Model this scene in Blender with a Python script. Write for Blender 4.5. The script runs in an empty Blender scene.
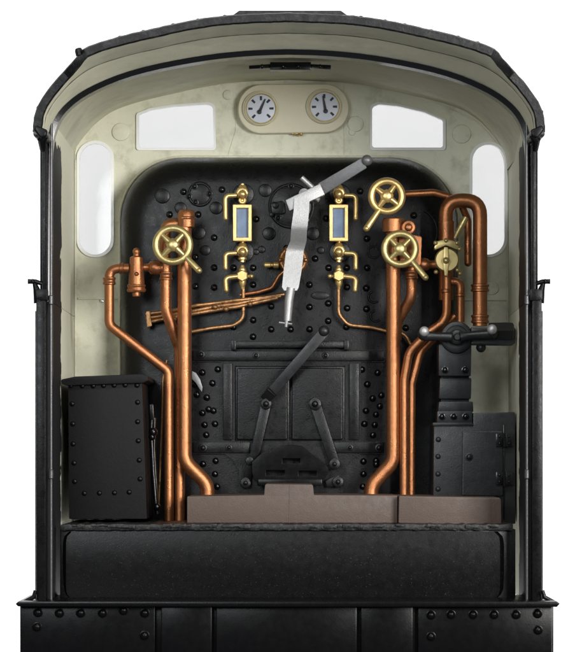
import bpy, bmesh, math, random
from mathutils import Vector, Matrix
from mathutils.geometry import tessellate_polygon
random.seed(7)
S = 0.005            # metres per drawing unit
CAMD = 3000.0        # camera distance from the rear plane of the cab, drawing units
CX, CY = 289.0, 455.0
PI = math.pi
scene = bpy.context.scene
C = scene.collection

# ------------------------------------------------------------------ camera
cam = bpy.data.cameras.new('camera'); co = bpy.data.objects.new('camera', cam); C.objects.link(co)
co.location = (0, -CAMD*S, 0); co.rotation_euler = (PI/2, 0, 0)
cam.sensor_width = 36; cam.sensor_fit = 'AUTO'; cam.lens = 36*CAMD/652
cam.shift_x = (287.5-CX)/652; cam.shift_y = (CY-326)/652
cam.clip_start = .1; cam.clip_end = 500
scene.camera = co
# ------------------------------------------------------------------ world + studio lamps
w = bpy.data.worlds.new('World'); scene.world = w; w.use_nodes = True
w.node_tree.nodes['Background'].inputs[0].default_value = (.9, .95, 1, 1)
w.node_tree.nodes['Background'].inputs[1].default_value = .22
scene.view_settings.view_transform = 'Standard'; scene.view_settings.look = 'None'
scene.view_settings.exposure = 0; scene.view_settings.gamma = 1
def area(name, loc, target, sx, sy, power, col=(1, 1, 1)):
    l = bpy.data.lights.new(name, 'AREA'); l.shape = 'RECTANGLE'; l.size = sx; l.size_y = sy
    l.energy = power; l.color = col
    o = bpy.data.objects.new(name, l); C.objects.link(o); o.location = loc
    o.rotation_euler = (Vector(target)-Vector(loc)).to_track_quat('-Z', 'Y').to_euler()
    return o
area('key_softbox', (5.6, -8.4, 2.0), (0, 2, .3), 3.0, 4.0, 1350, (1, .98, .95))
area('fill_softbox', (-3.4, -9.5, 2.8), (0, 2, .3), 3.2, 3.0, 470, (.95, .98, 1))
area('top_softbox', (.5, -5.0, 6.2), (0, 1, -.5), 2.6, 1.2, 330, (1, 1, 1))
area('backdrop_lamp_top', (0, 6.0, 10.0), (0, 12.5, 1.0), 16, 2.0, 1800)
area('backdrop_lamp_bottom', (0, 6.0, -8.5), (0, 12.5, 0.0), 16, 2.0, 1540)

# ------------------------------------------------------------------ materials
def mat(name, col, rough=.5, metal=0.0, spec=.5, noise=0.0, nscale=60, bump=0.0, bscale=200, rvar=0.0, coat=0.0, dark=None, dscale=8, specks=None):
    m = bpy.data.materials.new(name); m.use_nodes = True
    nt = m.node_tree; N = nt.nodes; L = nt.links; b = N['Principled BSDF']
    b.inputs['Base Color'].default_value = (*col, 1); b.inputs['Roughness'].default_value = rough
    b.inputs['Metallic'].default_value = metal; b.inputs['Specular IOR Level'].default_value = spec
    b.inputs['Coat Weight'].default_value = coat; b.inputs['Coat Roughness'].default_value = .15
    tc = N.new('ShaderNodeTexCoord')
    def nz(scale, detail=4, rg=.6):
        n = N.new('ShaderNodeTexNoise'); n.inputs['Scale'].default_value = scale
        n.inputs['Detail'].default_value = detail; n.inputs['Roughness'].default_value = rg
        L.new(tc.outputs['Object'], n.inputs['Vector']); return n
    colout = None
    if noise:
        n = nz(nscale); mx = N.new('ShaderNodeMix'); mx.data_type = 'RGBA'
        mx.inputs['A'].default_value = (*[c*(1-noise) for c in col], 1)
        mx.inputs['B'].default_value = (*[min(1, c*(1+noise)) for c in col], 1)
        L.new(n.outputs['Fac'], mx.inputs['Factor']); colout = mx.outputs['Result']
    if dark:
        n = nz(dscale, 6, .65); r = N.new('ShaderNodeValToRGB')
        r.color_ramp.elements[0].position = .50; r.color_ramp.elements[1].position = .72
        L.new(n.outputs['Fac'], r.inputs['Fac'])
        mx = N.new('ShaderNodeMix'); mx.data_type = 'RGBA'
        if colout: L.new(colout, mx.inputs['A'])
        else: mx.inputs['A'].default_value = (*col, 1)
        mx.inputs['B'].default_value = (*dark, 1); L.new(r.outputs['Color'], mx.inputs['Factor']); colout = mx.outputs['Result']
    if specks:
        n = nz(150, 2, .5); r = N.new('ShaderNodeValToRGB')
        r.color_ramp.elements[0].position = .66; r.color_ramp.elements[1].position = .74
        L.new(n.outputs['Fac'], r.inputs['Fac'])
        n2 = nz(7, 3); mm = N.new('ShaderNodeMath'); mm.operation = 'MULTIPLY'
        L.new(r.outputs['Color'], mm.inputs[0]); L.new(n2.outputs['Fac'], mm.inputs[1])
        mx = N.new('ShaderNodeMix'); mx.data_type = 'RGBA'
        if colout: L.new(colout, mx.inputs['A'])
        else: mx.inputs['A'].default_value = (*col, 1)
        mx.inputs['B'].default_value = (*specks, 1); L.new(mm.outputs[0], mx.inputs['Factor']); colout = mx.outputs['Result']
    if colout: L.new(colout, b.inputs['Base Color'])
    if rvar:
        n = nz(25, 5); mr = N.new('ShaderNodeMapRange')
        mr.inputs['From Min'].default_value = .3; mr.inputs['From Max'].default_value = .7
        mr.inputs['To Min'].default_value = max(.05, rough-rvar); mr.inputs['To Max'].default_value = min(1, rough+rvar)
        L.new(n.outputs['Fac'], mr.inputs['Value']); L.new(mr.outputs[0], b.inputs['Roughness'])
    if bump:
        n = nz(bscale, 5, .6); n2 = nz(bscale*.15, 3); ad = N.new('ShaderNodeMath'); ad.operation = 'ADD'
        L.new(n.outputs['Fac'], ad.inputs[0]); L.new(n2.outputs['Fac'], ad.inputs[1])
        bp = N.new('ShaderNodeBump'); bp.inputs['Strength'].default_value = bump; bp.inputs['Distance'].default_value = .004
        L.new(ad.outputs[0], bp.inputs['Height']); L.new(bp.outputs[0], b.inputs['Normal'])
    return m
ROOFB = mat('black_rough_roof_paint', (.004, .004, .0045), .45, spec=.22, noise=.5, nscale=50, bump=.9, bscale=55, rvar=.1, dark=(.022, .022, .021), dscale=30)
BLACK = mat('black_gloss_paint', (.003, .003, .0034), .30, spec=.14, noise=.3, bump=.18, bscale=160, rvar=.10)
BEAM = mat('black_beam_paint', (.0022, .0022, .0025), .27, spec=.13, noise=.3, bump=.08, bscale=140, rvar=.04)
PANEL = mat('black_dusty_paint', (.0025, .0025, .0029), .33, spec=.22, noise=.3, bump=.12, bscale=120, rvar=.05, specks=(.07, .07, .07))
EDGE = mat('black_chipped_edge', (.006, .006, .006), .42, spec=.3, noise=.5, nscale=80, bump=.45, bscale=90, dark=(.045, .045, .04), dscale=60)
BACK = mat('black_satin_paint', (.0036, .0037, .0041), .31, spec=.24, noise=.25, nscale=30, bump=.24, bscale=150, rvar=.08)
STUD = mat('black_stud_paint', (.0025, .0025, .0029), .19, spec=.42, bump=.08)
GREYB = mat('dark_grey_paint', (.0115, .012, .013), .36, spec=.35, noise=.2, bump=.18, bscale=150, rvar=.08)
CREAM = mat('cream_paint', (.70, .695, .555), .50, spec=.35, noise=.07, nscale=14, bump=.40, bscale=60, rvar=.12, dark=(.50, .49, .37), dscale=9)
CEIL = mat('cream_roof_paint', (.64, .625, .48), .66, spec=.25, noise=.09, nscale=14, bump=.40, bscale=60, rvar=.12, dark=(.52, .51, .395), dscale=4)
IVORY = mat('ivory_paint', (.66, .62, .46), .45, noise=.05, nscale=30, bump=.2, bscale=90)
COPPER = mat('copper', (.37, .150, .062), .32, metal=.84, noise=.30, nscale=230, bump=.30, bscale=300, rvar=.08, dark=(.27, .11, .052), dscale=9)
BRONZE = mat("bronze_rod", (.42, .225, .10), .38, metal=.85, noise=.3, nscale=50, bump=.5, bscale=150, rvar=.1, dark=(.12, .07, .035), dscale=30)
BRASS = mat('brass', (.66, .47, .19), .34, metal=.80, noise=.12, nscale=40, bump=.2, bscale=180, rvar=.06, dark=(.50, .34, .12), dscale=22)
PBRASS = mat('painted_brass', (.50, .405, .18), .36, metal=.78, noise=.10, nscale=40, bump=.22, bscale=180, rvar=.08, dark=(.38, .29, .11), dscale=18)
SILVER = mat('silver_paint', (.37, .37, .37), .42, metal=.6, noise=.45, nscale=260, bump=.35, bscale=260)
STEEL = mat('worn_steel', (.20, .20, .205), .42, metal=.6, noise=.2, bump=.4, bscale=200)
CHROME = mat('bright_steel', (.72, .73, .75), .25, metal=.9, bump=.1)
BROWN = mat('brown_floor', (.066, .043, .031), .55, noise=.12, nscale=40, bump=.35, bscale=140, rvar=.08)
DIAL = mat('dial_white', (.60, .64, .72), .4, noise=.04)
INK = mat('dial_black', (.012, .012, .015), .5)
GLAZE = mat('window_rim_plastic', (.88, .89, .88), .15, spec=.7, bump=.15, bscale=50)
WATER = mat('gauge_glass_blue', (.17, .23, .34), .16, spec=.8, noise=.35, nscale=22, bump=.2, bscale=30)
BACKDROP = mat('white_paper', (.86, .86, .86), .9)
def glass():
    m = bpy.data.materials.new('window_glass'); m.use_nodes = True; nt = m.node_tree; N = nt.nodes; L = nt.links
    N.remove(N['Principled BSDF']); t = N.new('ShaderNodeBsdfTransparent'); g = N.new('ShaderNodeBsdfGlossy')
    t.inputs[0].default_value = (.715, .715, .715, 1); g.inputs['Roughness'].default_value = .12; g.inputs[0].default_value = (1, 1, 1, 1)
    mx = N.new('ShaderNodeMixShader'); mx.inputs[0].default_value = .035
    L.new(t.outputs[0], mx.inputs[1]); L.new(g.outputs[0], mx.inputs[2]); L.new(mx.outputs[0], N['Material Output'].inputs[0])
    return m
GLASS = glass()
def wallmat():
    # cream inside, black paint wrapped round the rear edge with a ragged hand-painted border; outside black
    m = bpy.data.materials.new('cab_side_paint'); m.use_nodes = True; nt = m.node_tree; N = nt.nodes; L = nt.links
    b = N['Principled BSDF']; b.inputs['Roughness'].default_value = .55; b.inputs['Specular IOR Level'].default_value = .3
    tc = N.new('ShaderNodeTexCoord'); sp = N.new('ShaderNodeSeparateXYZ'); L.new(tc.outputs['Object'], sp.inputs[0])
    n = N.new('ShaderNodeTexNoise'); n.inputs['Scale'].default_value = 9; n.inputs['Detail'].default_value = 5; L.new(tc.outputs['Object'], n.inputs['Vector'])
    a = N.new('ShaderNodeMath'); a.operation = 'MULTIPLY_ADD'; a.inputs[1].default_value = .30; L.new(n.outputs['Fac'], a.inputs[0]); a.inputs[2].default_value = 1.17
    c = N.new('ShaderNodeMath'); c.operation = 'LESS_THAN'; L.new(sp.outputs['Y'], c.inputs[0]); L.new(a.outputs[0], c.inputs[1])
    mx = N.new('ShaderNodeMix'); mx.data_type = 'RGBA'; a2 = N.new('ShaderNodeMath'); a2.operation = 'MULTIPLY_ADD'; a2.inputs[1].default_value = -.12; L.new(n.outputs['Fac'], a2.inputs[0]); a2.inputs[2].default_value = 1.72
    c2 = N.new('ShaderNodeMath'); c2.operation = 'LESS_THAN'; L.new(sp.outputs['Z'], c2.inputs[0]); L.new(a2.outputs[0], c2.inputs[1])
    c3 = N.new('ShaderNodeMath'); c3.operation = 'MULTIPLY'; L.new(c.outputs[0], c3.inputs[0]); L.new(c2.outputs[0], c3.inputs[1]); L.new(c3.outputs[0], mx.inputs['Factor'])
    mx.inputs['A'].default_value = (.70, .69, .54, 1); mx.inputs['B'].default_value = (.012, .012, .013, 1)
    L.new(mx.outputs['Result'], b.inputs['Base Color'])
    n2 = N.new('ShaderNodeTexNoise'); n2.inputs['Scale'].default_value = 60; n2.inputs['Detail'].default_value = 5; L.new(tc.outputs['Object'], n2.inputs['Vector'])
    bp = N.new('ShaderNodeBump'); bp.inputs['Strength'].default_value = .4; bp.inputs['Distance'].default_value = .004
    L.new(n2.outputs['Fac'], bp.inputs['Height']); L.new(bp.outputs[0], b.inputs['Normal'])
    return m
SIDE = wallmat()
RAIL = mat('dark_rail', (.07, .07, .074), .28, metal=.5, bump=.15)
BOXB = mat('black_matt_paint', (.0055, .0055, .006), .55, spec=.14, noise=.3, bump=.25, bscale=140)

# ------------------------------------------------------------------ geometry helpers
def F(D): return 1 + D/CAMD
def W(px, py, D): f = F(D); return Vector(((px-CX)*f*S, D*S, (CY-py)*f*S))     # drawing point at depth D
def Q(X, H, D): return Vector((X*S, D*S, H*S))                                 # real section coordinates
ORG = {}
class MB:
    def __init__(s): s.bm = bmesh.new()
    def box(s, x0, y0, x1, y1, D0, D1, bev=1.0, mi=0):
        return s.prism([(x0, y0), (x1, y0), (x1, y1), (x0, y1)], D0, D1, bev, mi)
    def prism(s, pts, D0, D1, bev=1.0, mi=0, seg=2):
        return s.wprism([W(x, y, D0) for x, y in pts], (D1-D0)*S, bev*S, mi, seg)
    def wprism(s, pts, depth, bev, mi=0, seg=2):
        b = bmesh.new(); vs = [b.verts.new(p) for p in pts]; f = b.faces.new(vs)
        r = bmesh.ops.extrude_face_region(b, geom=[f]); nv = [v for v in r['geom'] if isinstance(v, bmesh.types.BMVert)]
        for v in nv: v.co.y += depth
        bmesh.ops.recalc_face_normals(b, faces=b.faces)
        if bev > 0:
            es = [e for e in b.edges if len(e.link_faces) == 2 and e.calc_face_angle(0) > .5]
            bmesh.ops.bevel(b, geom=es, offset=bev, segments=seg, profile=.6, affect='EDGES', clamp_overlap=True)
        s.merge(b, mi); return s
    def merge(s, b, mi=0):
        me = bpy.data.meshes.new('tmp'); 
        for f in b.faces: f.material_index = mi
        b.to_mesh(me); b.free(); s.bm.from_mesh(me); bpy.data.meshes.remove(me)
    def holes(s, outer, inners, D0, D1, mi=0, world=False, bev=0):
        b = bmesh.new(); es = []
        for lp in [outer]+inners:
            vs = [b.verts.new(p if world else W(p[0], p[1], D0)) for p in lp]
            es += [b.edges.new((vs[i], vs[(i+1) % len(vs)])) for i in range(len(vs))]
        bmesh.ops.triangle_fill(b, use_beauty=True, use_dissolve=False, edges=es, normal=(0, -1, 0))
        r = bmesh.ops.extrude_face_region(b, geom=list(b.faces))
        for v in r['geom']:
            if isinstance(v, bmesh.types.BMVert): v.co.y += (D1-D0)*S
        bmesh.ops.recalc_face_normals(b, faces=b.faces)
        if bev > 0:
            es = [e for e in b.edges if len(e.link_faces) == 2 and e.calc_face_angle(0) > .9]
            bmesh.ops.bevel(b, geom=es, offset=bev*S, segments=3, profile=.6, affect='EDGES', clamp_overlap=True)
        s.merge(b, mi); return s
    def sweep(s, path, rad, seg=16, mi=0, squash=1.0, cap=True):
        n = len(path); rads = rad if isinstance(rad, (list, tuple)) else [rad]*n
        T = [(path[min(i+1, n-1)]-path[max(i-1, 0)]).normalized() for i in range(n)]
        up = Vector((0, 1, 0)) if abs(T[0].y) < .9 else Vector((1, 0, 0))
        nrm = (up - T[0]*up.dot(T[0])).normalized(); rings = []
        for i in range(n):
            nrm = (nrm - T[i]*nrm.dot(T[i])).normalized(); bi = T[i].cross(nrm)
            rings.append([s.bm.verts.new(path[i] + nrm*math.cos(2*PI*k/seg)*rads[i]*squash + bi*math.sin(2*PI*k/seg)*rads[i]) for k in range(seg)])
        for i in range(n-1):
            for k in range(seg):
                f = s.bm.faces.new((rings[i][k], rings[i][(k+1) % seg], rings[i+1][(k+1) % seg], rings[i+1][k])); f.material_index = mi
        if cap:
            for rg in (rings[0], rings[-1]): s.bm.faces.new(rg).material_index = mi
        return s
    def tube(s, pts, r, fil=10, seg=16, mi=0):
        P = [W(*p) for p in pts]; path = fillet(P, fil*S); D = pts[0][2]
        rr = r*F(D)*S
        return s.sweep(path, rr, seg, mi)
    def lathe(s, c, axis, prof, seg=24, mi=0):
        # prof: list of (t along axis, r) in drawing units; c world point
        ax = Vector(axis).normalized(); up = Vector((0, 0, 1)) if abs(ax.z) < .9 else Vector((1, 0, 0))
        u = (up-ax*up.dot(ax)).normalized(); v = ax.cross(u); rings = []
        for t, r in prof:
            rings.append([s.bm.verts.new(c+ax*t*S+(u*math.cos(2*PI*k/seg)+v*math.sin(2*PI*k/seg))*max(r, .01)*S) for k in range(seg)])
        for i in range(len(prof)-1):
            for k in range(seg):
                f = s.bm.faces.new((rings[i][k], rings[i][(k+1) % seg], rings[i+1][(k+1) % seg], rings[i+1][k])); f.material_index = mi
        for rg in (rings[0], rings[-1]): s.bm.faces.new(rg).material_index = mi
        return s
    def ball(s, px, py, D, r, sq=1.0, mi=0, seg=16):
        n = 8; r *= F(D)
        return s.lathe(W(px, py, D), (0, -1, 0), [(-r*sq*math.cos(PI*i/n), r*math.sin(PI*i/n)) for i in range(n+1)], seg, mi)
    def dome(s, px, py, D, r, h=.75, mi=0, seg=14, n=5):
        r *= F(D)
        return s.lathe(W(px, py, D), (0, -1, 0), [(-.4*r, r*1.02)]+[(r*h*math.sin(PI/2*i/n), r*math.cos(PI/2*i/n)) for i in range(n+1)], seg, mi)
    def disc(s, px, py, D, r, h, bev=.8, mi=0, seg=28):
        r *= F(D)
        return s.lathe(W(px, py, D), (0, -1, 0), [(-.5, r), (h-bev, r), (h-bev*.3, r-bev*.3), (h, r-bev)], seg, mi)
    def torus(s, px, py, D, R, r, mi=0, a0=0, a1=2*PI, seg=40):
        c = W(px, py, D); f = F(D)*S
        full = abs(a1-a0-2*PI) < 1e-4; n = seg; rings = []
        for i in range(n if full else n+1):
            a = a0+(a1-a0)*i/n; d = Vector((math.cos(a), 0, math.sin(a)))
            rings.append([s.bm.verts.new(c+d*(R+r*math.cos(2*PI*k/10))*f+Vector((0, r*f*math.sin(2*PI*k/10), 0))) for k in range(10)])
        m = len(rings)
        for i in range(m if full else m-1):
            for k in range(10):
                j = (i+1) % m
                f_ = s.bm.faces.new((rings[i][k], rings[i][(k+1) % 10], rings[j][(k+1) % 10], rings[j][k])); f_.material_index = mi
        if not full:
            for rg in (rings[0], rings[-1]): s.bm.faces.new(rg).material_index = mi
        return s
    def build(s, name, mats, parent=None, label=None, origin=None, sharp=35, kind=None):
        if not isinstance(mats, (list, tuple)): mats = [mats]
        bmesh.ops.recalc_face_normals(s.bm, faces=s.bm.faces)
        xs = [v.co for v in s.bm.verts]
        if origin is None:
            lo = Vector([min(c[i] for c in xs) for i in range(3)]); hi = Vector([max(c[i] for c in xs) for i in range(3)]); origin = (lo+hi)/2
        origin = Vector(origin)
        for v in s.bm.verts: v.co -= origin
        me = bpy.data.meshes.new(name); s.bm.to_mesh(me); s.bm.free()
        for m in mats: me.materials.append(m)
        for p in me.polygons: p.use_smooth = True
        me.set_sharp_from_angle(angle=math.radians(sharp))
        o = bpy.data.objects.new(name, me); C.objects.link(o)
        po = ORG[parent.name] if parent else Vector()
        o.parent = parent; o.location = origin-po; ORG[o.name] = origin
        if label: o['label'] = label
        if kind: o['kind'] = kind
        return o
def fillet(P, r, n=7):
    out = [P[0]]
    for i in range(1, len(P)-1):
        a, b, c = P[i-1], P[i], P[i+1]; u = (a-b); v = (c-b); lu, lv = u.length, v.length; u.normalize(); v.normalize()
        ang = u.angle(v)
        if ang > PI-.02: out.append(b); continue
        d = min(r/math.tan(ang/2), lu*.48, lv*.48)
        p0, p1 = b+u*d, b+v*d
        for k in range(n+1):
            t = k/n; out.append(p0*(1-t)**2+b*2*t*(1-t)+p1*t*t)
    out.append(P[-1]); return out
def rpoly(pts, r, n=5):
    rs = r if isinstance(r, (list, tuple)) else [r]*len(pts); out = []; N = len(pts)
    for i in range(N):
        a, b, c = Vector(pts[i-1]), Vector(pts[i]), Vector(pts[(i+1) % N])
        if rs[i] <= 0: out.append(tuple(b)); continue
        u = (a-b); v = (c-b); lu, lv = u.length, v.length; u.normalize(); v.normalize()
        d = min(rs[i]/math.tan(u.angle(v)/2), lu*.49, lv*.49)
        th = u.angle(v)
        rr = d*math.tan(th/2); cc = b+(u+v).normalized()*(rr/math.sin(th/2))
        p0, p1 = b+u*d, b+v*d
        a0 = math.atan2(p0.y-cc.y, p0.x-cc.x); a1 = math.atan2(p1.y-cc.y, p1.x-cc.x)
        da = (a1-a0+PI) % (2*PI)-PI
        for k in range(n+1):
            q = a0+da*k/n; out.append((cc.x+rr*math.cos(q), cc.y+rr*math.sin(q)))
    return out
def interp(tab, x):
    for (x0, y0), (x1, y1) in zip(tab, tab[1:]):
        if x <= x1: return y0+(y1-y0)*(x-x0)/(x1-x0)
    return tab[-1][1]
def chaikin(p, n=2):
    for _ in range(n):
        q = [p[0]]
        for a, b in zip(p, p[1:]): q += [(a[0]*.75+b[0]*.25, a[1]*.75+b[1]*.25), (a[0]*.25+b[0]*.75, a[1]*.25+b[1]*.75)]
        p = q+[p[-1]]
    return p

# ------------------------------------------------------------------ backdrop (white studio paper)
m = MB(); D0 = 2400
m.wprism([Q(-3600, -2200, D0), Q(3600, -2200, D0), Q(3600, 2600, D0), Q(-3600, 2600, D0)], .05, 0)
bd = m.build('backdrop', BACKDROP, kind='structure')

# ------------------------------------------------------------------ the locomotive
loco = bpy.data.objects.new('steam_locomotive', None); C.objects.link(loco)
loco.location = Q(0, CY-700, 0); ORG[loco.name] = Vector(loco.location)
loco['label'] = 'black steam locomotive seen into its open cab, cream walls, copper pipes and brass wheels'
loco['category'] = 'locomotive'

# roof underside profile (half section, real coordinates)
U = chaikin([(0, 433), (60, 431), (100, 425), (138, 416.5), (164, 410.5), (190, 403), (208, 395), (226, 381), (240, 364), (249, 350), (251, 338), (251.5, 329)], 2)
def off(prof, d):
    out = []
    for i, p in enumerate(prof):
        a = prof[max(i-1, 0)]; b = prof[min(i+1, len(prof)-1)]; t = Vector((b[0]-a[0], b[1]-a[1])).normalized()
        out.append((p[0]-t.y*d, p[1]+t.x*d))
    return out
def resample(p, d):
    out = [p[0]]
    for a, b_ in zip(p, p[1:]):
        L_ = math.hypot(b_[0]-a[0], b_[1]-a[1]); n = max(1, int(L_/d+.5))
        out += [(a[0]+(b_[0]-a[0])*k/n, a[1]+(b_[1]-a[1])*k/n) for k in range(1, n+1)]
    return out
U = resample(U, 4.5)
UO = off(U, 10)
def full(prof): return [(-x, h) for x, h in reversed(prof[1:])]+list(prof)
def dfront(x): return interp([(0, 0), (203, 0), (209, 26), (222, 52), (300, 66)], abs(x))
m = MB(); b = m.bm; ui, uo = full(U), full(UO); cols = []
for (xi, hi), (xo, ho) in zip(ui, uo):
    d = dfront(xi)+random.uniform(-.5, .5); j = random.uniform(-.02, .03); xo += (xo-xi)*j; ho += (ho-hi)*j; j = random.uniform(-.04, .04)
    xi -= (xo-xi)*j*.5; hi -= (ho-hi)*j*.5
    cols.append([b.verts.new(Q(xi, hi, d+2)), b.verts.new(Q(xi+(xo-xi)*.15, hi+(ho-hi)*.15, d)), b.verts.new(Q(xi+(xo-xi)*.85, hi+(ho-hi)*.85, d)),
                             b.verts.new(Q(xo, ho, d+3)), b.verts.new(Q(xo, ho, 500)), b.verts.new(Q(xi, hi, 500))])
for a, c in zip(cols, cols[1:]):
    for k in range(6):
        f = b.faces.new((a[k], c[k], c[(k+1) % 6], a[(k+1) % 6])); f.material_index = 1 if k == 5 else 0
b.faces.new(cols[0]); b.faces.new(cols[-1])
# small bolt heads standing up along the rear edge of the roof
for i, (px, py) in enumerate([(81, 50.5), (120, 39.5), (145, 32.5), (172, 27.5), (198, 23.5), (225, 20), (362, 18.5), (384, 22.5), (407, 27.5), (430, 33), (454, 40), (477, 48), (508, 72), (518, 84), (527, 97), (536, 109), (54, 88), (45, 102)]):
    D = 12 if 75 < px < 500 else 75
    U_ = min(UO, key=lambda q: abs(q[0]-abs(px-CX)*1.01)+abs(q[1]-(CY-py)*1.01)); sg = -1 if px < CX else 1
    c = Q(sg*U_[0], U_[1], D); m.lathe(c, (sg*.25, 0, 1), [(-3, 2.6), (0, 2.6), (1.2, 2.2), (1.9, 1)] if px != 81 else [(-3, 4), (2, 4), (4, 3), (4.6, 1)], 10)
roof = m.build('roof', [ROOFB, CEIL], loco, sharp=30)
# raised sliding ventilator on top of the roof
m = MB(); m.wprism([Q(-58, 440, 8), Q(60, 440, 8), Q(52, 445.8, 8), Q(-50, 445.8, 8)], 300*S, 1.2*S); m.build('roof_ventilator', ROOFB, roof)
# gutter ends at the eaves
for sx in (-1, 1):
    m = MB(); m.wprism([Q(sx*246, 331, 52), Q(sx*258, 336, 52), Q(sx*260, 331, 52), Q(sx*253, 322, 52), Q(sx*247, 324, 52)], 60*S, 2.2*S, 0, 3); m.sweep([Q(sx*259, 331, 90), Q(sx*259, 331, 480)], [4.5*S, 4.5*S], 14)
    m.sweep([Q(sx*248, 326, 58), Q(sx*252, 322, 60), Q(sx*252, 312, 70)], [4*S, 5*S, 3*S], 10)
    m.build('gutter', BLACK, roof)
# rear arch (header) of the cab, cream with a black painted lower edge
rib_img = chaikin([(51.5, 170), (51.5, 150), (56, 127), (67, 109.5), (91, 92), (136, 74), (202, 61), (250, 56), (289, 55)], 2)
rib_img = [(51.5, 594), (51.5, 400), (51.5, 280)]+rib_img
rib = [((x-CX)*F(130), (CY-y)*F(130)) for x, y in rib_img]; rib = [(max(-248, x), h) for x, h in rib]
def hz(x):  # underside height
    return interp(U, abs(x))
bandpts = rib+[(-x, h) for x, h in reversed(rib[:-1])]
m = MB(); b = m.bm; prev = None; N = len(bandpts)
for i, (x, h) in enumerate(bandpts):
    a = bandpts[max(i-1, 0)]; c = bandpts[min(i+1, N-1)]; t = Vector((c[0]-a[0], c[1]-a[1])).normalized(); n = Vector((-t.y, t.x))
    o1 = (x+n.x*5.5, h+n.y*5.5)
    if abs(x) < 246:
        for st in range(60, -1, -1):
            top = (o1[0]+n.x*st*.4, o1[1]+n.y*st*.4)
            if abs(top[0]) < 251 and top[1] <= hz(top[0])-.6: break
    else: top = (o1[0]+n.x*2, o1[1])
    leg = abs(x) >= 246
    ring = [b.verts.new(Q(x, h, 128)), b.verts.new(Q(*o1, 126)), b.verts.new(Q(*o1, 131)), b.verts.new(Q(top[0], top[1], 133 if leg else 76)), b.verts.new(Q(top[0], top[1], 150)), b.verts.new(Q(x, h, 150))]
    if prev:
        for k in range(6):
            f = b.faces.new((prev[k], ring[k], ring[(k+1) % 6], prev[(k+1) % 6])); f.material_index = 1 if k == 2 and not leg else 0
    else: b.faces.new(ring)
    prev = ring
b.faces.new(prev)
m.build('roof_arch', [STUD, CEIL], loco)
# roof ventilator slide inside, dark
m = MB(); m.prism([(270, 62), (311, 62), (311, 69.5), (270, 69.5)], 270, 300, .8)
m.prism([(249, 65.5), (270, 64), (270, 68), (249, 69)], 274, 282, .4); m.prism([(311, 64), (331, 65), (331, 69.5), (311, 68)], 274, 282, .4)
for x in (262, 283, 298, 320): m.ball(x, 66.5, 270, 2.4)
m.build('ventilator_slide', STUD, roof)

# side walls; the right one opens out slightly towards the front of the cab
def splay(m, sx):
    if sx > 0:
        for v in m.bm.verts: v.co.x += max(0, (v.co.y/S-128)/337)*5.5*S
for sx in (-1, 1):
    m = MB()
    def wb(Xa, Xb, Ha, Hb, Da, Db, bev=1.2):
        m.wprism([Q(sx*Xa, Ha, Da), Q(sx*Xb, Ha, Da), Q(sx*Xb, Hb, Da), Q(sx*Xa, Hb, Da)], (Db-Da)*S, bev*S)
    wb(248, 256, 353, 160, 128, 480)
    wb(248, 262, 160, -155, 126, 480)
    splay(m, sx)
    m.build('cab_side', SIDE, loco, origin=Q(sx*255, 0, 0))
    # outer black cladding and the beading at the rear edge
    m = MB()
    wb(256.5, 259, 330, 150, 122, 482, .6); wb(262.3, 264, 150, -157, 120, 482, .6)
    splay(m, sx)
    wb(251, 256, 322, 160, 112, 127, 1); wb(252, 262, 160, -155, 108, 125, 1.5)
    m.build('side_sheet', BLACK, loco)
    m = MB(); m.sweep([Q(sx*247.3, 345, 122), Q(sx*247.3, 160, 118), Q(sx*247.3, -152, 118)], 1.7*S, 12)
    for hh in (161, -20): m.lathe(Q(sx*247.3, hh-5, 117), (0, 0, 1), [(0, 2), (1, 2.8), (9, 2.8), (10, 2)], 12)
    m.build('handrail', RAIL, loco)
    # bracket at the waist
    m = MB(); m.sweep([Q(sx*257, 178, 115), Q(sx*263, 180, 113), Q(sx*271, 180, 112)], [2.2*S, 2.4*S, 2.6*S], 12)
    m.ball(CX+sx*266/F(112)+sx*0, CY-180/F(112), 112, 2.6)
    m.sweep([Q(sx*264, 178, 114), Q(sx*262, 172, 114), Q(sx*260, 158, 115)], [2.2*S, 3.5*S, 5*S], 12)
    m.wprism([Q(sx*250, 172, 110), Q(sx*263, 172, 110), Q(sx*263, 160, 110), Q(sx*250, 160, 110)], 10*S, 1.5*S)
    m.build('waist_bracket', BLACK, loco)
    m = MB(); m.sweep([Q(sx*262, -140, 100), Q(sx*264, -147, 100), Q(sx*276, -153, 100)], [2*S, 2.5*S, 2*S], 10); m.build('foot_bracket', BLACK, loco)

# front (spectacle) plate with window openings
PD = 465
def edge_top():
    pts = []
    for x, h in full(U): pts.append((CX+(min(max(x, -247.5), 253.5))/F(PD), CY-h/F(PD)))
    return pts
outer = edge_top(); outer = [p for i, p in enumerate(outer) if i == 0 or (abs(p[0]-outer[i-1][0]) > .6 or abs(p[1]-outer[i-1][1]) > 1.2)]
outer += [(510, 166), (510, 600), (74.8, 600)]
def stad(x0, y0, x1, y1): return rpoly([(x0, y0), (x1, y0), (x1, y1), (x0, y1)], (x1-x0)/2-.2, 9)
wins = [stad(78, 142, 112.5, 256), stad(471, 143, 506, 256),
        rpoly([(137.5, 149), (137.5, 114), (150, 109), (172, 105.5), (207, 103), (214, 105), (215, 149)], [3, 3, 0, 0, 5, 5, 3]),
        rpoly([(371, 149), (371, 106), (378, 103), (398, 105), (425, 111.5), (444.5, 120), (444.5, 149)], [3, 5, 5, 0, 0, 3, 3])]
m = MB(); m.holes(outer, wins, PD, PD+12)
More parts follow.
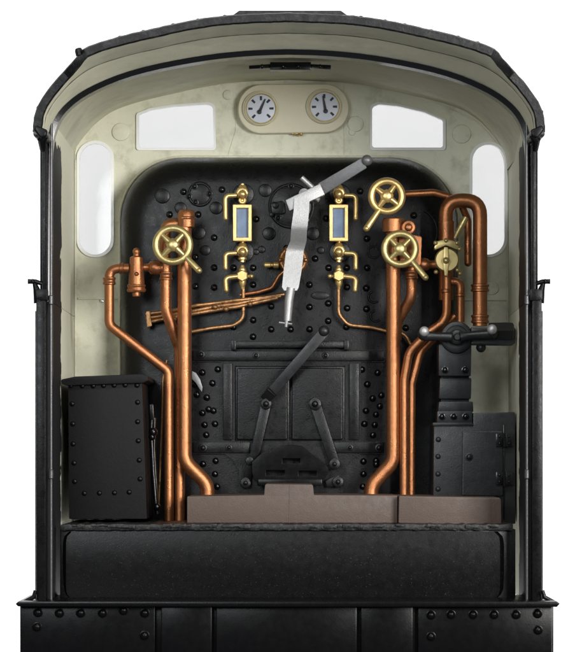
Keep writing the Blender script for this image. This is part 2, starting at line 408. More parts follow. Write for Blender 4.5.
# faint panel lips and a shallow skirting step
m.prism([(78, 297.5), (122, 297.5), (122, 299.5), (78, 299.5)], PD-3, PD+1, .6); m.prism([(457, 298.5), (507, 298.5), (507, 300.5), (457, 300.5)], PD-3, PD+1, .6)
m.sweep([W(75.5, 160, PD-1), W(75.5, 420, PD-1), W(75.5, 520, PD-1)], 1.2*S, 8); m.sweep([W(507.6, 175, PD-1), W(507.6, 420, PD-1), W(507.6, 520, PD-1)], 1.2*S, 8)
m.sweep(fillet([W(76, 152, PD), W(80, 122, PD), W(120, 101, PD), W(160, 93, PD), W(236, 82, PD)], .12), 1.0*S, 8)
m.sweep(fillet([W(343, 82, PD), W(420, 95, PD), W(478, 122, PD), W(504, 152, PD)], .12), 1.0*S, 8)
m.sweep([W(344, 84, PD), W(344, 155, PD)], .8*S, 8); m.sweep([W(236, 100, PD), W(236, 130, PD), W(228, 156, PD)], .8*S, 8)
for x, y, r in ((461.5, 134, 9.5), (355.5, 124, 8), (121, 132, 9), (492, 288, 7), (228, 95, 5)): m.disc(x, y, PD, r, 2.2, 1.2)
m.disc(352, 132, PD, 3.5, 1.5, 1)
plate = m.build('front_plate', CREAM, loco, sharp=40)
def shrink(lp, d):
    cx = sum(p[0] for p in lp)/len(lp); cy = sum(p[1] for p in lp)/len(lp)
    hx = max(abs(p[0]-cx) for p in lp); hy = max(abs(p[1]-cy) for p in lp)
    return [(cx+(x-cx)*(hx-d)/hx, cy+(y-cy)*(hy-d)/hy) for x, y in lp]
for lp in wins:
    m = MB(); m.holes(shrink(lp, -1.3), [shrink(lp, 1.5)], PD-2.5, PD+6); fr = m.build('window', GLAZE, loco)
    m = MB(); m.prism(shrink(lp, 1.2), PD+3, PD+5, 0); m.build('pane', GLASS, fr)
m = MB(); m.disc(102, 301, PD, 1.8, 3); m.build('pin', CHROME, loco)

# boiler backhead: rounded arch plate, flanged edge
def arch(o, n=12):
    pts = rpoly([(121+o, 560), (121+o, 158+o), (457-o, 158+o), (457-o, 560)], [0, 62-o*.6, 66-o*.6, 0], n); return pts
BD = 400
m = MB(); b = m.bm; rings = []
for o, D in ((0, 466), (0, 437), (1.5, 425), (5, 413), (11, 405), (18, 401.2), (26, BD)):
    rings.append([b.verts.new(W(x, y, D)) for x, y in arch(o)])
for a, c in zip(rings, rings[1:]):
    for i in range(len(a)-1): b.faces.new((a[i], a[i+1], c[i+1], c[i]))
b.faces.new(rings[-1])
backhead = m.build('boiler_backhead', BACK, loco, sharp=60)
m = MB(); m.sweep([W(x, y, PD-2) for x, y in arch(-1.3)], 1.5*S, 8); m.build('boiler_edge_highlight', CREAM, loco)  # thin cream strip stands in for the highlight along the plate edge

def z(ox, oy, sc, pts): return [(ox+x/sc, oy+y/sc) for x, y in pts]
studs = []
studs += z(210, 270, 3.594, [(15, 63), (155, 53), (358, 53), (425, 120), (220, 130), (358, 133), (493, 137), (562, 140), (155, 180), (425, 183), (220, 213), (290, 213), (358, 213), (490, 205), (85, 205), (155, 240), (493, 62)])
studs += z(110, 150, 4.107, [(460, 163), (302, 172), (245, 265), (362, 265), (428, 360), (352, 440), (428, 483), (352, 560), (428, 560)])
studs += z(230, 140, 4.107, [(108, 325), (350, 487), (95, 525), (405, 525), (535, 210), (562, 405), (395, 322), (15, 525), (480, 525), (232, 445)])
studs += z(350, 140, 4.107, [(42, 210), (70, 408), (70, 525), (262, 310)])
low = z(350, 270, 3.194, [(52, 58), (52, 122), (178, 185), (38, 318), (88, 328), (55, 365), (100, 400), (72, 410), (95, 435)])
low += z(200, 370, 3.194, [(8, 8), (40, 42), (22, 88), (8, 137), (43, 130), (15, 175), (48, 172), (20, 207), (50, 290), (48, 332), (55, 372), (10, 300)])
low += z(200, 370, 3.194, [(518, 5), (565, 8), (535, 45), (552, 92), (572, 80), (530, 130), (562, 142), (525, 172), (558, 175), (552, 208), (522, 292), (562, 290), (522, 332), (562, 330), (520, 372)])
low += z(90, 270, 4.107, [(462, 420), (525, 408), (507, 465), (430, 470), (440, 512), (480, 525), (487, 572), (435, 70), (510, 72)])
low += z(350, 360, 2.875, [(40, 187), (65, 217), (75, 300), (38, 365)])
def clean(lst, dmin=3.5):
    out = []
    for p in lst:
        if all((p[0]-q[0])**2+(p[1]-q[1])**2 > dmin**2 for q in out): out.append(p)
    return out
allst = clean(studs+low); IND = 52
for i, (x, y) in enumerate(allst[:IND]):
    m = MB(); m.dome(x, y, BD, 3.5, .95); m.build('rivet', STUD, backhead, sharp=60)
m = MB()
for x, y in allst[IND:]: m.dome(x, y, BD, 3.4, .95)
m.build('rivet', STUD, backhead, sharp=60, kind='stuff')
for x, y, r in z(110, 150, 4.107, [(215, 190), (435, 238), (290, 238), (365, 340), (392, 412)])and [(162.3, 196, 7.5), (216, 208, 6.4), (180.6, 208, 6), (199, 233, 6.5), (205.5, 250.3, 5), (265.3, 190.4, 6.5), (269, 233.7, 6.5), (313.3, 233.7, 6.5), (261.6, 249.5, 3.6), (321, 250.3, 3.6), (256, 252, 3)]:
    m = MB(); m.disc(x, y, BD, r, 3.0, .9); m.build('washout_plug', BACK, backhead)
# round covers with bolts
for cx, cy, R, bl in ((200, 194.3, 12.8, ((-5.5, -8), (9.5, -.5), (-4.5, 8), (-11, 2))), (291, 206, 23, ((0, -20), (-17, -1), (-13, 12), (15, 14), (19, -6), (4, 20)))):
    m = MB(); m.disc(cx, cy, BD, R, 1.4, .8, seg=40); m.torus(cx, cy, BD-1.6, R-1.8, 1.1)
    for dx, dy in bl: m.disc(cx+dx, cy+dy, BD-1, 3.3, 1.4, .5); m.dome(cx+dx, cy+dy, BD-2, 2.3, .9)
    m.build('inspection_cover', BACK, backhead)
m = MB(); m.prism(rpoly([(271, 203), (284, 200), (285, 214), (272, 214)], 3), BD-7, BD, 1); m.disc(275.5, 205.5, BD-7, 3.2, 2); m.disc(272, 214.5, BD-4, 2.6, 2); m.build('flange', BACK, backhead)
# shallow raised oval and casting marks
m = MB(); m.prism([(320+9*math.cos(a), 295.5+4*math.sin(a)) for a in [i*PI/10 for i in range(20)]], BD-1.8, BD+1, .7)
m.build('casting_mark', BACK, backhead)
for x, y in ((374, 297), (376, 316), (379, 356)): m = MB(); m.torus(x, y, BD-.2, 5.5, 1.1, a0=.6*PI, a1=1.75*PI); m.build('casting_mark', BACK, backhead)
m = MB(); m.torus(413, 232, BD-.2, 24, 1.1, a0=-.3*PI, a1=.35*PI); m.build('casting_mark', BACK, backhead)
m = MB(); m.torus(374, 252, BD-.2, 6, 1.0); m.build('casting_mark', BACK, backhead)

# ------------------------------------------------------------------ firebox mouth, doors
m = MB()
m.holes([(192, 349.5), (385, 349.5), (385, 362), (361, 362), (361, 441), (385, 441), (385, 454), (361, 454), (352, 459), (346, 466), (343, 496), (240, 496), (239, 470), (233, 460), (225, 454), (192, 454), (192, 441), (221, 441), (221, 362), (192, 362)],
        [[(235, 366), (345, 366), (345, 441), (235, 441)]], BD-4, BD+1)
m.box(232.5, 341, 348, 348, BD-13, BD, 1.6)
m.box(231, 340, 236, 350, BD-15, BD, 1.2); m.box(344, 340, 349, 350, BD-15, BD, 1.2)
m.box(223, 363, 232, 440, BD-8, BD, 1.2); m.box(349.5, 363, 359, 440, BD-8, BD, 1.2); m.box(193, 350.5, 384, 361, BD-7, BD, 1.2); m.box(193, 442, 250, 453, BD-7, BD, 1.2); m.box(332, 442, 384, 453, BD-7, BD, 1.2)
frame = m.build('firebox_frame', BACK, loco)
for x, y, r in ((201, 354.5, 4), (256, 355.5, 3.4), (325.5, 355.5, 3.4), (203, 448, 4.2), (229, 447.5, 3.2), (350, 447.5, 3.2), (379, 448, 4.2)):
    m = MB(); m.disc(x, y, BD-7, r, 1.4, .5); m.dome(x, y, BD-8, r*.65, .7); m.build('bolt', BACK, frame)
for x0, x1, dx in ((235.6, 289.2, 0), (290.6, 344.6, 0)):
    m = MB(); m.box(x0, 366.5, x1, 441.5, BD-3, BD+2, 1.0)
    m.prism(rpoly([(x0+1.2, 368), (x1-1.6, 368), (x1-1.6, 440), (x0+1.2, 440)], 2), BD-8, BD, 2.0, seg=3)
    m.build('firebox_door', BACK, loco)
# door lever pieces (flat black bars)
def bar(m, a, b_, w0, w1, D0, D1, th, bev=.9, rnd=True):
    A = Vector(a); B = Vector(b_); t = (B-A).normalized(); n = Vector((-t.y, t.x))
    pts = [A+n*w0, B+n*w1, B-n*w1, A-n*w0]
    wp = [W(p.x, p.y, D) for p, D in zip(pts, (D0, D1, D1, D0))]
    return m.wprism(wp, th*S, bev*S)
m = MB(); bar(m, (325, 331), (271, 393), 5.2, 5.2, BD-34, BD-26, 4); bar(m, (273, 391), (264, 400), 6, 5, BD-28, BD-14, 5)
m.ball(324, 331, BD-33, 5.6, .7); m.build('firebox_door_handle', GREYB, loco)
m = MB(); bar(m, (266.5, 402), (253, 462), 5, 4.6, BD-14, BD-14, 4); bar(m, (252, 458), (246, 484), 4.4, 4, BD-14, BD-10, 4)
m.disc(266, 404, BD-14, 5.6, 3); m.dome(266, 404, BD-16, 3.2, .8); m.disc(249.5, 461, BD-14, 4.2, 2.5); m.disc(245.5, 483, BD-10, 5.5, 3); m.dome(245.5, 483, BD-12, 2.6, .8)
m.build('door_link', BACK, loco)
m = MB(); bar(m, (315, 404), (334.5, 463), 5.4, 5.0, BD-12, BD-12, 4); m.disc(315, 404, BD-11, 6.3, 4.5); m.dome(315, 404, BD-15, 3.4, .8)
m.disc(334.5, 464, BD-11, 5.6, 4); m.dome(334.5, 464, BD-14, 2.6, .8); bar(m, (326, 484), (340, 480), 4, 5, BD-12, BD-12, 6); m.disc(338, 482, BD-12, 5.6, 3); m.dome(338, 482, BD-14, 2.8, .8)
m.build('door_link', BACK, loco)
m = MB()
m.holes([(252, 473), (252, 462), (264, 451), (278, 449), (281, 446), (291, 444.5), (302, 446), (308, 451), (320, 460), (328, 467), (329, 472), (325, 478), (316, 485), (261, 484), (254, 480)],
        [[(282.5, 458.6), (300, 458.6), (300, 463.3), (282.5, 463.3)], [(266, 470.4), (284.5, 470.4), (284.5, 475.5), (266, 475.5)], [(298.6, 471), (316.5, 471), (316.5, 475.8), (298.6, 475.8)]], BD-24, BD-18, bev=.8)
m.box(258, 479, 322, 486, BD-27, BD-17, 1.2)
m.build('firehole_flap', BEAM, loco)
m = MB(); m.prism([(192, 371), (196, 373), (200, 379), (202.5, 387), (202, 392), (199, 388), (196, 383), (192, 379)], BD-9, BD-7.5, .3); m.build('hook', STEEL, loco)

# ------------------------------------------------------------------ pipes
def union(par, x, y, D, r, h=8, axis=(0, 0, 1), mt=None, name='union'):
    m = MB(); f = F(D); r *= f; h *= f
    m.lathe(W(x, y, D)-Vector(axis)*h/2*S, axis, [(0, r*.8), (.8, r), (h*.28, r), (h*.36, r*.9), (h*.64, r*.9), (h*.72, r), (h-.8, r), (h, r*.8)], 24); return m.build(name, mt or COPPER, par, sharp=50)
def pipe(pts, r, fil=10, mt=None, name='copper_pipe'):
    m = MB(); m.tube(pts, r, fil, 20); return m.build(name, mt or COPPER, loco, sharp=50)
# left group
p = pipe([(184.6, 213, 345), (184.6, 461, 345), (207.5, 484, 345), (207.5, 502, 345)], 7.1, 22)
m = MB(); m.lathe(W(186.5, 228, 345), (0, 0, 1), [(0, 7), (1, 9), (9, 9.4), (10.5, 8.4), (11.5, 8.4), (12.5, 9.4), (18, 9), (20, 7.5)], 24); m.build('union', COPPER, p)
m = MB(); m.tube([(184, 224, 352), (166, 224, 352), (165, 240, 352), (165, 262, 352)], 6, 12); p = m.build('copper_pipe', COPPER, loco)
p = pipe([(166, 262, 352), (166, 311, 352), (179.5, 348, 362), (179.5, 522, 362)], 5.5, 26); union(p, 166, 276, 352, 6.6, 9)
p = pipe([(129, 268.5, 350), (109.3, 268.5, 350), (109.3, 325, 350), (168.5, 371, 350), (168.8, 521, 350)], 4.8, 11); union(p, 109.3, 281, 350, 6.5, 8); union(p, 121.5, 268.5, 350, 5.8, 5, (1, 0, 0))
m = MB(); c = W(136.5, 297, 346)
m.lathe(c, (0, 0, 1), [(0, 1), (.5, 4), (3, 4.6), (5, 4.4), (5.3, 9.5), (7, 10.6), (9, 10.6), (9.6, 9.6), (11, 9.6), (12, 10.4), (13.5, 10), (14, 9), (36, 7.6), (44, 7.4), (44.8, 6), (46, 3.6), (48, 3.4), (49.5, 4.3), (52, 4.2), (54, 2.6), (55, .5)], 28)
m.ball(136.5, 274, 338, 2.3, 1.2); m.build('lubricator_valve', COPPER, loco, sharp=45)
m = MB(); m.lathe(W(144, 267.5, 350), (1, 0, 0), [(0, 4.6), (5, 4.6), (6, 5.4), (7, 7.4), (12, 8.2), (17, 7.6), (19, 5.5), (21, 5)], 24); m.build('union', COPPER, loco, sharp=60)
pipe([(167, 360, 375), (163, 380, 375), (162, 420, 375), (158.5, 508, 375)], 1.2, 20, BRONZE, 'thin_pipe')
# bundle of small pipes
def rod(off_, r):
    j = lambda: random.uniform(-.8, .8)
    pts = [(146+off_*.1, 318+off_, 385), (170+j()*3, 314+off_+j(), 385), (196+j()*3, 309.5+off_+j(), 384+j()*3), (218+j()*3, 306.5+off_*.9+j(), 385), (238+j()*3, 303.5+off_*.8+j(), 385+j()*2), (262, 299+off_*.5+j(), 386), (281-off_*.8, 296+off_*.42, 388)]
    pipe(pts, r, 14, BRONZE, 'thin_pipe')
rod(-3.9, 2.0); rod(.4, 2.0); rod(4.6, 2.1)
for x, y in ((174, 319), (215, 307), (226, 309), (250, 304)): m = MB(); m.ball(x, y, 380, 2.8); m.build('pipe_clip', BRONZE, loco)
m = MB(); m.prism([(146, 311.5), (150, 311), (152, 326), (147, 327.5)], 380, 390, .8)
m.build('pipe_clip', BRONZE, loco)
pipe([(288, 268, 384), (279, 276, 386), (272, 288, 388), (258, 292, 388), (240, 295, 388)], 2.0, 8, COPPER, 'thin_pipe')
for sx, pts in ((-1, [(243.3, 284, 384), (243.3, 319, 388), (233, 325.5, 388), (210, 328.3, 388), (182, 333.5, 388)]), (1, [(338.5, 284, 384), (338.5, 314, 388), (348, 325, 388), (372, 327.5, 388), (386, 331, 388), (404, 333, 388), (411, 345, 388)])):
    pipe(pts, 1.9, 14, BRONZE, 'thin_pipe')
# brass injector behind the regulator
m = MB(); c = W(293, 260, 396)
m.lathe(c, (0, -1, 0), [(-2, 17), (3, 17), (5, 15.5), (10, 15.5), (15, 13), (19, 8), (21, 3)], 28); m.torus(293, 260, 382, 12.2, 1.7)
for a in range(6): m.ball(293+12.5*math.cos(a*PI/3), 260+12.5*math.sin(a*PI/3), 380, 2.2)
inj = m.build('injector_valve', BRONZE, loco)
m = MB(); m.lathe(W(264, 265, 384), (1, 0, 0), [(0, 2), (1, 3), (7, 3), (8, 2.2), (10, 2.2), (11, 4), (16, 4), (17, 3)], 16); m.build('spindle', BRASS, inj)

# right group
p = pipe([(393.2, 224, 345), (393.2, 462, 345), (371, 486, 345), (371, 502, 345)], 7.1, 22)
m = MB(); m.lathe(W(393.5, 233, 345), (0, 0, 1), [(0, 8), (1, 12.2), (15, 12.4), (16.5, 11), (17, 8)], 28); m.sweep([W(398, 227.5, 345), W(409, 227.5, 345)], [7*S, 7.5*S], 16); m.lathe(W(408.5, 227.5, 334), (0, -1, 0), [(-12, 8), (0, 8.2), (1.5, 7), (2, 4.5), (2.5, 4.5), (5, 3.6), (6, 2)], 24)
m.prism(rpoly([(398, 232), (422, 236), (421, 266), (400, 268)], 3), 338, 356, 2); m.build('valve_body', COPPER, loco)
p = pipe([(411.5, 262, 350), (411.5, 297, 350), (397, 322, 362), (396.5, 340, 364)], 5.2, 22); union(p, 411.5, 275, 350, 6.6, 9)
m = MB(); m.lathe(W(417, 264.5, 350), (1, 0, 0), [(0, 4), (2, 7), (8, 7.8), (12, 6.5), (14, 4.6), (18, 5), (22, 5)], 24); m.build('union', COPPER, loco, sharp=60)
p = pipe([(399, 194.5, 352), (434, 192.6, 352), (450, 197, 352), (462, 206, 356), (468, 220, 362), (468, 262.5, 364)], 3.6, 12)
m = MB(); m.ball(468, 263, 364, 3.7); m.build('pipe_end', COPPER, p)
# big injector steam pipe with U-bend
p = pipe([(446, 300, 350), (446, 200.5, 345), (480, 200.5, 345), (480, 326, 345)], 7.2, 17)
m = MB(); m.lathe(W(446.5, 244, 347), (0, 0, 1), [(0, 9), (22, 8.8), (24, 9.2), (25.5, 8.8), (27, 7.6)], 24); m.build('union', COPPER, p)
union(p, 480, 288, 345, 9.2, 8); union(p, 480, 319, 345, 9, 9)
# lower right pipes
p = pipe([(447, 268, 338), (446.5, 320, 338), (429, 332, 338), (409, 352, 340), (404, 380, 342), (404, 502, 342)], 4.4, 24)
union(p, 446.3, 291, 338, 5.4, 4)
p = pipe([(446.5, 281.5, 342), (460.3, 281.5, 342), (460.3, 322, 345)], 4.2, 8); union(p, 460.3, 295, 343, 5.2, 4)
pipe([(455, 316, 352), (441, 330, 352), (420, 352, 352), (411.5, 384, 352), (411, 502, 352)], 4.2, 24)
# brass steam valve
m = MB()
m.lathe(W(446, 261, 346), (0, -1, 0), [(0, 12.5), (14, 12.5), (15, 13.4), (18, 13.4), (19.5, 12.2), (20, 12)], 36)
m.prism([(434, 247), (437, 241), (446, 239), (456, 241), (459, 247), (458, 250), (446, 245.5), (435, 250)], 326, 345, 1.4)
for x, y in ((435.5, 243), (446, 240.5), (457, 243), (459.5, 249), (457.5, 270), (460, 273.5), (436, 272)): m.ball(x, y, 326, 2.3)
m.prism([(444, 247), (448, 247), (449, 262), (447.5, 276), (444.5, 276), (443.4, 262)], 322, 330, 1.0); m.ball(446, 260.5, 321, 3.4)
bv = m.build('steam_valve', PBRASS, loco)
m = MB(); m.sweep([W(455, 238, 334), W(458, 232, 333), W(462.5, 224, 332), W(466, 217.5, 332)], [2.3*S, 3.0*S, 3.8*S, 3.5*S], 14); m.build('handle', PBRASS, bv)

# ------------------------------------------------------------------ hand wheels
def wheel(cx, cy, R, D, dirang, h0, h1, mt):
    m = MB(); m.torus(cx, cy, D, R-3.3, 3.6, seg=48)
    for k in range(4):
        a = dirang+k*PI/2; d = Vector((math.cos(a), -math.sin(a)))
        A = W(cx+d.x*5, cy+d.y*5, D-1.5); B = W(cx+d.x*(R-4), cy+d.y*(R-4), D); m.sweep([A, B], [3.8*S, 2.7*S], 10)
    m.lathe(W(cx, cy, D), (0, -1, 0), [(-24, 3.4), (-5, 3.4), (-4, 7.8), (1, 7.8), (3, 7.2), (4.4, 5.6), (5.2, 3.2), (5.5, 1)], 9)
    o = m.build('hand_wheel', mt, loco, sharp=40)
    m = MB(); m.sweep([W(*h0, D-1), W(h0[0]*.8+h1[0]*.2, h0[1]*.8+h1[1]*.2, D-3), W(*h1, D-5)], [3.6*S, 3.2*S, 3.6*S], 14, squash=.8)
    m.ball(h1[0], h1[1], D-5, 3.2); m.build('handle', mt, o)
wheel(172.8, 245, 20.2, 322, -.75, (186, 257), (199, 270.5), PBRASS)
wheel(386.8, 196.3, 18.6, 325, -.65, (379, 210), (366.5, 228.5), BRASS)
wheel(400, 249, 18.8, 322, -.80, (412, 261), (425.5, 277.5), PBRASS)

# ------------------------------------------------------------------ water gauges
for sx, x, hx in ((-1, 242.4, 225.3), (1, 338.8, 356)):
    m = MB(); y0, y1 = 204.3, 241.2
    m.holes([(x-9.6, y0), (x+9.4, y0), (x+9.4, y1), (x-9.6, y1)], [[(x-6, y0+4), (x+5.8, y0+4), (x+5.8, y1-4), (x-6, y1-4)]], 372, 386, bev=1.2)
    m.torus(x, y0-4, 380, 2.5, 1.8)
    g = m.build('water_gauge', BRASS, loco)
    m = MB(); m.prism([(x-6.3, y0+3.8), (x+6.1, y0+3.8), (x+6.1, y1-3.8), (x-6.3, y1-3.8)], 377, 384, 0); m.build('glass', WATER, g)
    for yy in (194.3, 252):
        m = MB(); m.disc(x+1, yy, BD, 10.5, 2.5, 1); m.build('flange', BACK, g)
        m = MB(); m.lathe(W(x, yy, 396), (0, -1, 0), [(0, 5), (8, 5), (12, 7.4), (18, 7.4), (19, 6.6), (19.5, 5)], 8)
        m.ball(x, yy, 374, 4.4)
        m.lathe(W(x, yy+10.2, 384), (0, 0, 1), [(0, 3.2), (2, 3.2), (3, 5), (5, 5), (6, 4)], 16)
        m.lathe(W(x, yy-5, 384), (0, 0, 1), [(0, 4.2), (2, 4.8), (4, 4), (5, 2.6), (6, 2.6), (7, 1)], 16)
        m.build('gauge_fitting', BRASS, g)
        m = MB(); e = yy+(24 if yy < 200 else 16); m.tube([(x+sx*6, yy+1, 378), (hx, yy+1.5, 376), (hx-sx*.3, e, 374)], 2.4, 5); m.ball(hx-sx*.3, e, 374, 2.5); m.build('handle', BRASS, g)
    m = MB(); yy = 276.2
    m.lathe(W(x, yy, 386), (0, -1, 0), [(0, 4), (4, 6.5), (10, 6.8), (11, 5.6)], 6)
    m.lathe(W(x, yy+13, 384), (0, 0, 1), [(0, 2), (3, 2.6), (6, 4.2), (10, 4.2), (16, 4), (18, 4), (20, 4.6), (23, 4.4), (24, 3), (27, 2)], 16)
    m.ball(x-sx*9, yy, 380, 2.4); m.sweep([W(x, yy, 381), W(x-sx*9, yy, 380)], 1.8*S, 10)
    m.tube([(x+sx*5, yy, 378), (hx, yy+1.5, 376), (hx-sx*1, 290, 374)], 2.5, 5); m.ball(hx-sx*1, 290, 374, 2.6)
    m.build('drain_cock', BRASS, loco)

# ------------------------------------------------------------------ regulator handle
m = MB()
m.prism([(285.5, 200), (320, 183.5), (325, 194.5), (289.5, 211)], 338, 352, 1.2)
m.lathe(W(304, 196, 396), (0, -1, 0), [(0, 6), (30, 6)], 16)
m.sweep([W(313, 188, 345), W(301.5, 177.5, 343)], 2.9*S, 10); m.sweep([W(312, 196, 347), W(319, 200, 345)], 2.6*S, 10)
wp = lambda pts, D: [W(x, y, D) for x, y in pts]
def strap(m, secs, th):
    # secs: (xl, xr, y, D) sections of one bent flat bar
    b = m.bm; prev = None
    for xl, xr, y, D in secs:
        r = [b.verts.new(W(xl, y, D)), b.verts.new(W(xr, y, D)), b.verts.new(W(xr, y, D+th)), b.verts.new(W(xl, y, D+th))]
        if prev:
            for k in range(4): b.faces.new((prev[k], r[k], r[(k+1) % 4], prev[(k+1) % 4]))
        else: b.faces.new(r)
        prev = r
    b.faces.new(prev)
strap(m, [(294.5, 309.5, 198, 336), (293.5, 309, 212, 335), (291.5, 307.6, 226, 335), (291, 307, 231, 337), (290.3, 306.5, 241, 346), (286.8, 304.3, 249, 352), (285.8, 303.5, 253, 352), (284, 302, 268, 350), (282, 298.8, 287, 348), (284, 297, 290.5, 348)], 6)
m.sweep([W(291, 288, 350), W(289, 300, 349), W(287.5, 321, 348)], [5.2*S, 5*S, 4.3*S], 16)
m.sweep([W(286.7, 320, 347), W(286, 327, 347)], [2.6*S, 1.6*S], 10); m.sweep([W(279, 322.5, 347), W(292, 324, 347)], 1.0*S, 8)
reg = m.build('regulator_handle', SILVER, loco, sharp=40)
m = MB(); b = m.bm
bar(m, (321, 189), (364, 163), 6.3, 5.6, 350, 330, 5); 
m.build('arm', STEEL, reg)
m = MB(); m.ball(367, 160.3, 330, 5.6); m.build('knob_or_highlight', STEEL, reg)

# ------------------------------------------------------------------ pressure gauges
m = MB(); m.prism(stad_pts := rpoly([(238, 84.5), (348.5, 83.5), (349, 132), (238, 134)], 24, 12), 452, 466, 2.0, seg=3); m.build('gauge_plate', IVORY, loco)
m = MB(); m.lathe(W(292, 133.5, 458), (1, 0, 0), [(0, 2), (3, 2), (4, 2.8), (7, 2.8)], 12); m.ball(301, 134, 456, 2.2); m.build('union', BRASS, loco)
def gauge(cx, cy, hand, ticks):
    D = 448
    m = MB(); m.disc(cx-.8, cy, D+4, 17.6, 3.5, 1.2, seg=40); m.torus(cx, cy, D, 15.4, 1.5, seg=48); g = m.build('pressure_gauge', BRASS if 0 else IVORY, loco)
    m = MB(); m.disc(cx, cy, D-.6, 14.4, 1.0, .3, seg=40); d = m.build('dial', DIAL, g)
    m = MB()
    for tx, ty in ticks:
        t = Vector((tx-cx, ty-cy)).normalized(); c = Vector((cx, cy)); bar(m, c+t*8.4, c+t*12.6, 1.0, 1.2, D-2.0, D-2.0, .6, 0)
    m.build('dial_mark', INK, g)
    m = MB(); a = Vector(hand[0]); b_ = Vector(hand[1]); bar(m, a, b_, 1.5, .6, D-3.2, D-3.2, .6, 0); m.disc(a.x, a.y, D-2.6, 2.2, 1.4, .4); m.build('needle', INK, g)
    m = MB(); m.torus(cx, cy, D-1.6, 14.8, .7, seg=48); m.build('bezel', PBRASS, g)
zz = lambda p: (230+p[0]/4.423, 75+p[1]/4.423)
gauge(*zz((137, 149)), (zz((130, 164)), zz((156, 106))), [zz(p) for p in ((137, 103), (168, 117), (181, 148), (170, 180), (107, 181), (92, 149), (105, 118))])
gauge(*zz((418, 140)), (zz((423, 160)), zz((411, 92))), [zz(p) for p in ((386, 110), (450, 107), (463, 140), (452, 172), (388, 173), (373, 141), (417, 98))])

# ------------------------------------------------------------------ left locker box
m = MB(); m.prism([(68, 384), (142, 380), (147, 519), (69, 519)], 250, 415, 1.2)
box = m.build('locker', BOXB, loco)
m = MB(); m.prism(rpoly([(61, 379.5), (75, 376.5), (141, 374), (148, 376), (148.5, 380.5), (143, 383), (68, 385.5), (61.5, 384)], 1.5), 244, 422, 1.4); m.build('lid', BOXB, box)
for x, y in z(40, 360, 3.194, [(98, 76), (135, 77), (170, 77), (203, 76), (237, 75), (272, 74), (310, 75), (312, 135), (312, 197), (314, 258), (317, 320), (320, 380), (105, 204), (106, 268), (109, 329), (111, 388), (142, 426), (190, 425), (238, 424), (285, 422), (103, 140)]):
    m = MB(); m.dome(x, y+ (1.8 if y < 387 else 0), 250, 2.6, .8); m.build('rivet', PANEL, box)
m = MB(); m.tube([(152, 413, 300), (151, 430, 300), (153, 470, 300), (156, 508, 300), (157.5, 514, 300)], 2.2, 10); m.tube([(154.5, 418, 305), (154, 450, 305), (157, 503, 305)], 1.6, 10)
m.ball(153, 432, 297, 4.6); m.ball(152, 437, 297, 3.6); m.ball(157, 507, 297, 3.8); m.prism([(149, 404), (153, 404), (154, 420), (150, 420)], 296, 312, 1); m.build('brake_lever', STUD, loco)

# ------------------------------------------------------------------ right cabinet, post and steam cock
m = MB(); m.prism([(434, 424), (473, 424), (473, 413), (515, 412), (515.5, 524), (433, 524)], 300, 440, 1.4)
m.box(433, 422.5, 473, 426, 297, 330, 1); cab = m.build('locker', GREYB, loco)
m = MB(); m.prism(rpoly([(462.5, 431), (503, 431), (503, 496), (462, 496)], 2), 295, 302, 1.4); m.dome(469, 457, 295, 3.0, .9)
m.disc(469, 457, 295, 4.2, .8); door = m.build('door', GREYB, cab)
for y in (440, 478.5):
    m = MB(); m.box(496, y-6.5, 503.6, y+6.5, 292, 296, .7); m.box(504.6, y-6.5, 513, y+6.5, 292, 301, .7)
    m.lathe(W(504.2, y+7, 291), (0, 0, 1), [(0, 1.6), (15, 1.6)], 10)
    for x in (499.5, 509):
        for dy in (-3.4, 3.4): m.dome(x, y+dy, 292, 1.3, .9)
    m.build('hinge', STUD, cab)
m = MB(); m.box(503.4, 425, 504.8, 519, 299, 301, .3); m.build('door_edge', STUD, cab)
for x, y in ((438.3, 439.5), (438, 456.5), (438, 474), (438, 489)): m = MB(); m.dome(x, y, 300, 2.7, .8); m.build('rivet', GREYB, cab)
m = MB()
m.prism([(438.8, 344), (471.5, 344), (470.8, 376), (438.8, 376)], 300, 345, 1.2)
m.prism([(440, 378), (471.5, 378), (471, 399), (439, 399)], 306, 345, 1.6)
m.prism([(439, 401.5), (473, 401.5), (473.5, 412), (438, 412)], 300, 345, 1.6)
m.prism([(437.5, 411), (472.5, 411), (472.5, 423), (437, 423)], 297, 345, 1.2)
m.box(441, 370, 469, 420, 315, 340, 0)
post = m.build('reverser_stand', GREYB, loco)
for x, y in ((445, 370), (465, 370), (442, 416.5), (453.8, 416.5), (465.5, 416.5)):
    m = MB(); m.dome(x, y, 299 if y < 400 else 296, 2.9, .9); m.disc(x, y, 299 if y < 400 else 296, 3.6, .5, .3); m.build('rivet', STUD, post)
m = MB(); c = W(456.5, 337.5, 300)
m.lathe(c, (0, -1, 0), [(-30, 17.5), (2, 17.8), (4, 17), (5, 14.5), (5, 13), (3.5, 12.6), (3.5, 9), (8, 8.6), (12, 8), (13, 6.5), (13, 4.2), (17, 4), (18, 3)], 36)
m.build('reverser_hub', GREYB, post, sharp=40)
m = MB()
m.sweep([W(424.5, 336, 286), W(436, 336.5, 286), W(452, 337, 284)], [6.0*S, 4.6*S, 5.4*S], 18)
m.sweep([W(460, 337, 284), W(470, 335.5, 285), W(492, 334, 286)], [6*S, 4.8*S, 5.6*S], 18)
m.ball(424, 334.5, 286, 6.4); m.ball(492, 332.5, 286, 6.6)
m.lathe(W(488, 331, 292), (1, 0, 0), [(0, 2), (1, 9), (20, 9.5), (27, 9), (28.5, 7)], 4)
h = m.build('reverser_handle', GREYB, loco, sharp=40)
m = MB(); m.prism(rpoly([(471, 326.5), (514.5, 327), (516, 330), (515.5, 343), (512, 345.5), (471, 345)], 2), 296, 312, 2); m.ball(481, 347.5, 300, 5); m.build('reverser_arm', GREYB, loco)
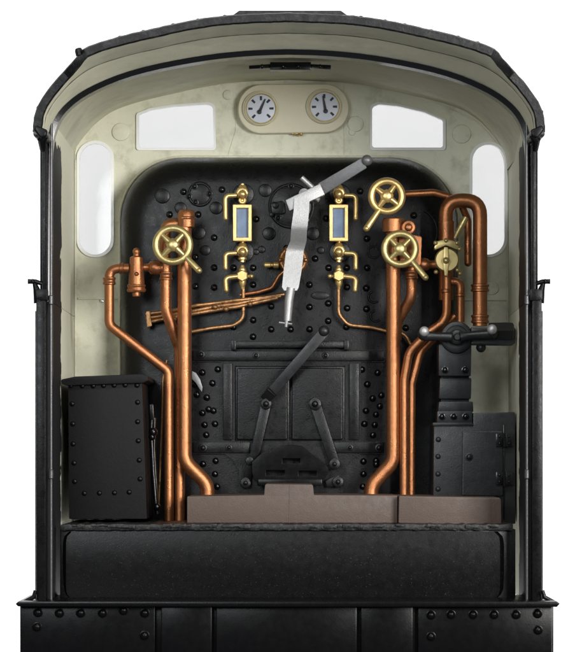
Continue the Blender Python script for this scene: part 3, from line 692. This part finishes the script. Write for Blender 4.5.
for x, y in ((424.3, 331.5), (492, 329.5)): m = MB(); m.ball(x, y, 280.5, 5.2, .8); m.build('knob_or_highlight', SILVER, h)  # silver caps stand in for the white highlights on the dark end balls

# ------------------------------------------------------------------ floor, ledge, rear panels, beam
m = MB(); m.prism(rpoly([(187, 496.5), (264, 495), (265, 484), (313, 484.5), (314, 495), (397.5, 495.5), (397.5, 523), (187, 523)], [1, 0, 2, 2, 0, 0, 0, 0]), 225, 400, 1.0)
m.box(289, 485, 289.7, 523, 224.6, 230, 0)
m.build('wooden_floor', BROWN, loco)
m = MB(); m.prism(rpoly([(399, 496), (501, 497.5), (501.5, 525), (398.5, 523)], [1, 3, 0, 0]), 212, 400, 1.2); m.build('wooden_floor', BROWN, loco)
def ragged(x0, x1, ya, yb, j, step=4):
    n = int((x1-x0)/step); t = []; bt = []
    for i in range(n+1):
        x = x0+(x1-x0)*i/n; t.append((x, ya+random.uniform(-j, j))); bt.append((x, yb+random.uniform(-j, j)*.8))
    return t+bt[::-1]
m = MB(); m.prism(ragged(61, 513, 524.3, 530.3, .7), 160, 420, .8)
for i in range(46):
    x = random.uniform(62, 512); w_ = random.uniform(4, 13)
    m.prism(ragged(x, min(513, x+w_), 525.0+random.uniform(-.9, .5), 527.0+random.uniform(-.6, 1.5), .5, 3), 158-random.random()*2, 170, .4)
m.build('floor_edge', EDGE, loco)
m = MB(); b = m.bm; rows = []
for k in range(15):     # pressed sheet, gently bulged, rounded ends
    t = k/14; y = 531.5+t*68; e = 6*(abs(2*t-1)**10); bul = 5*math.sin(PI*min(1, .25+t*.75))
    xs = [62+e, 63+e+1]+[66+e+j*(500-66-2*e)/30 for j in range(31)]+[503.5-e, 504.5-e]
    edge = [8, 3]+[0]*31+[3, 8]
    wv = [random.uniform(-.25, .25) for _ in xs]
    rows.append([b.verts.new(W(x+wv[i]*.5*(edge[i] > 0), y+wv[i]*.3, 165-bul+edge[i])) for i, x in enumerate(xs)])
for a, c in zip(rows, rows[1:]):
    for i in range(len(a)-1): b.faces.new((a[i], a[i+1], c[i+1], c[i]))
m.box(68, 536, 498, 596, 166, 180, 0)
m.build('rear_panel', PANEL, loco)
m = MB(); m.box(60, 529, 515.5, 603, 166, 200, 1.2); m.build('rear_panel', PANEL, loco)
m = MB()
m.prism([(18, 601.5), (557, 601.5), (560, 603.5), (557, 607), (18, 606.5), (15.5, 604)], 72, 220, .8)
beam_top = m.build('footplate', BEAM, loco)
m = MB(); m.box(20, 606, 553.5, 665, 92, 180, 1.2)
m.box(20, 605, 155, 665, 84, 96, 1.5); m.box(161, 603.5, 212, 665, 80, 96, 1.8); m.box(216, 604, 357, 665, 84, 96, 1.8)
m.box(361, 604, 413, 665, 82, 96, 1.8); m.box(418, 604.5, 552, 665, 84, 96, 1.5)
beam = m.build('buffer_beam', BEAM, loco)
for x, y in ((38, 612.5), (59.5, 613), (80.7, 613), (102.5, 613), (123.5, 610.5), (144.7, 613), (37, 627), (144.5, 635.5), (431, 615), (451, 614.5), (473, 614.5), (494, 614.5), (516, 614.5), (537.5, 613.5), (431, 636.5), (538, 630)):
    m = MB(); m.dome(x, y, 84, 4.3, .85); m.disc(x, y, 84, 5, .6, .4); m.build('rivet', BEAM, beam)
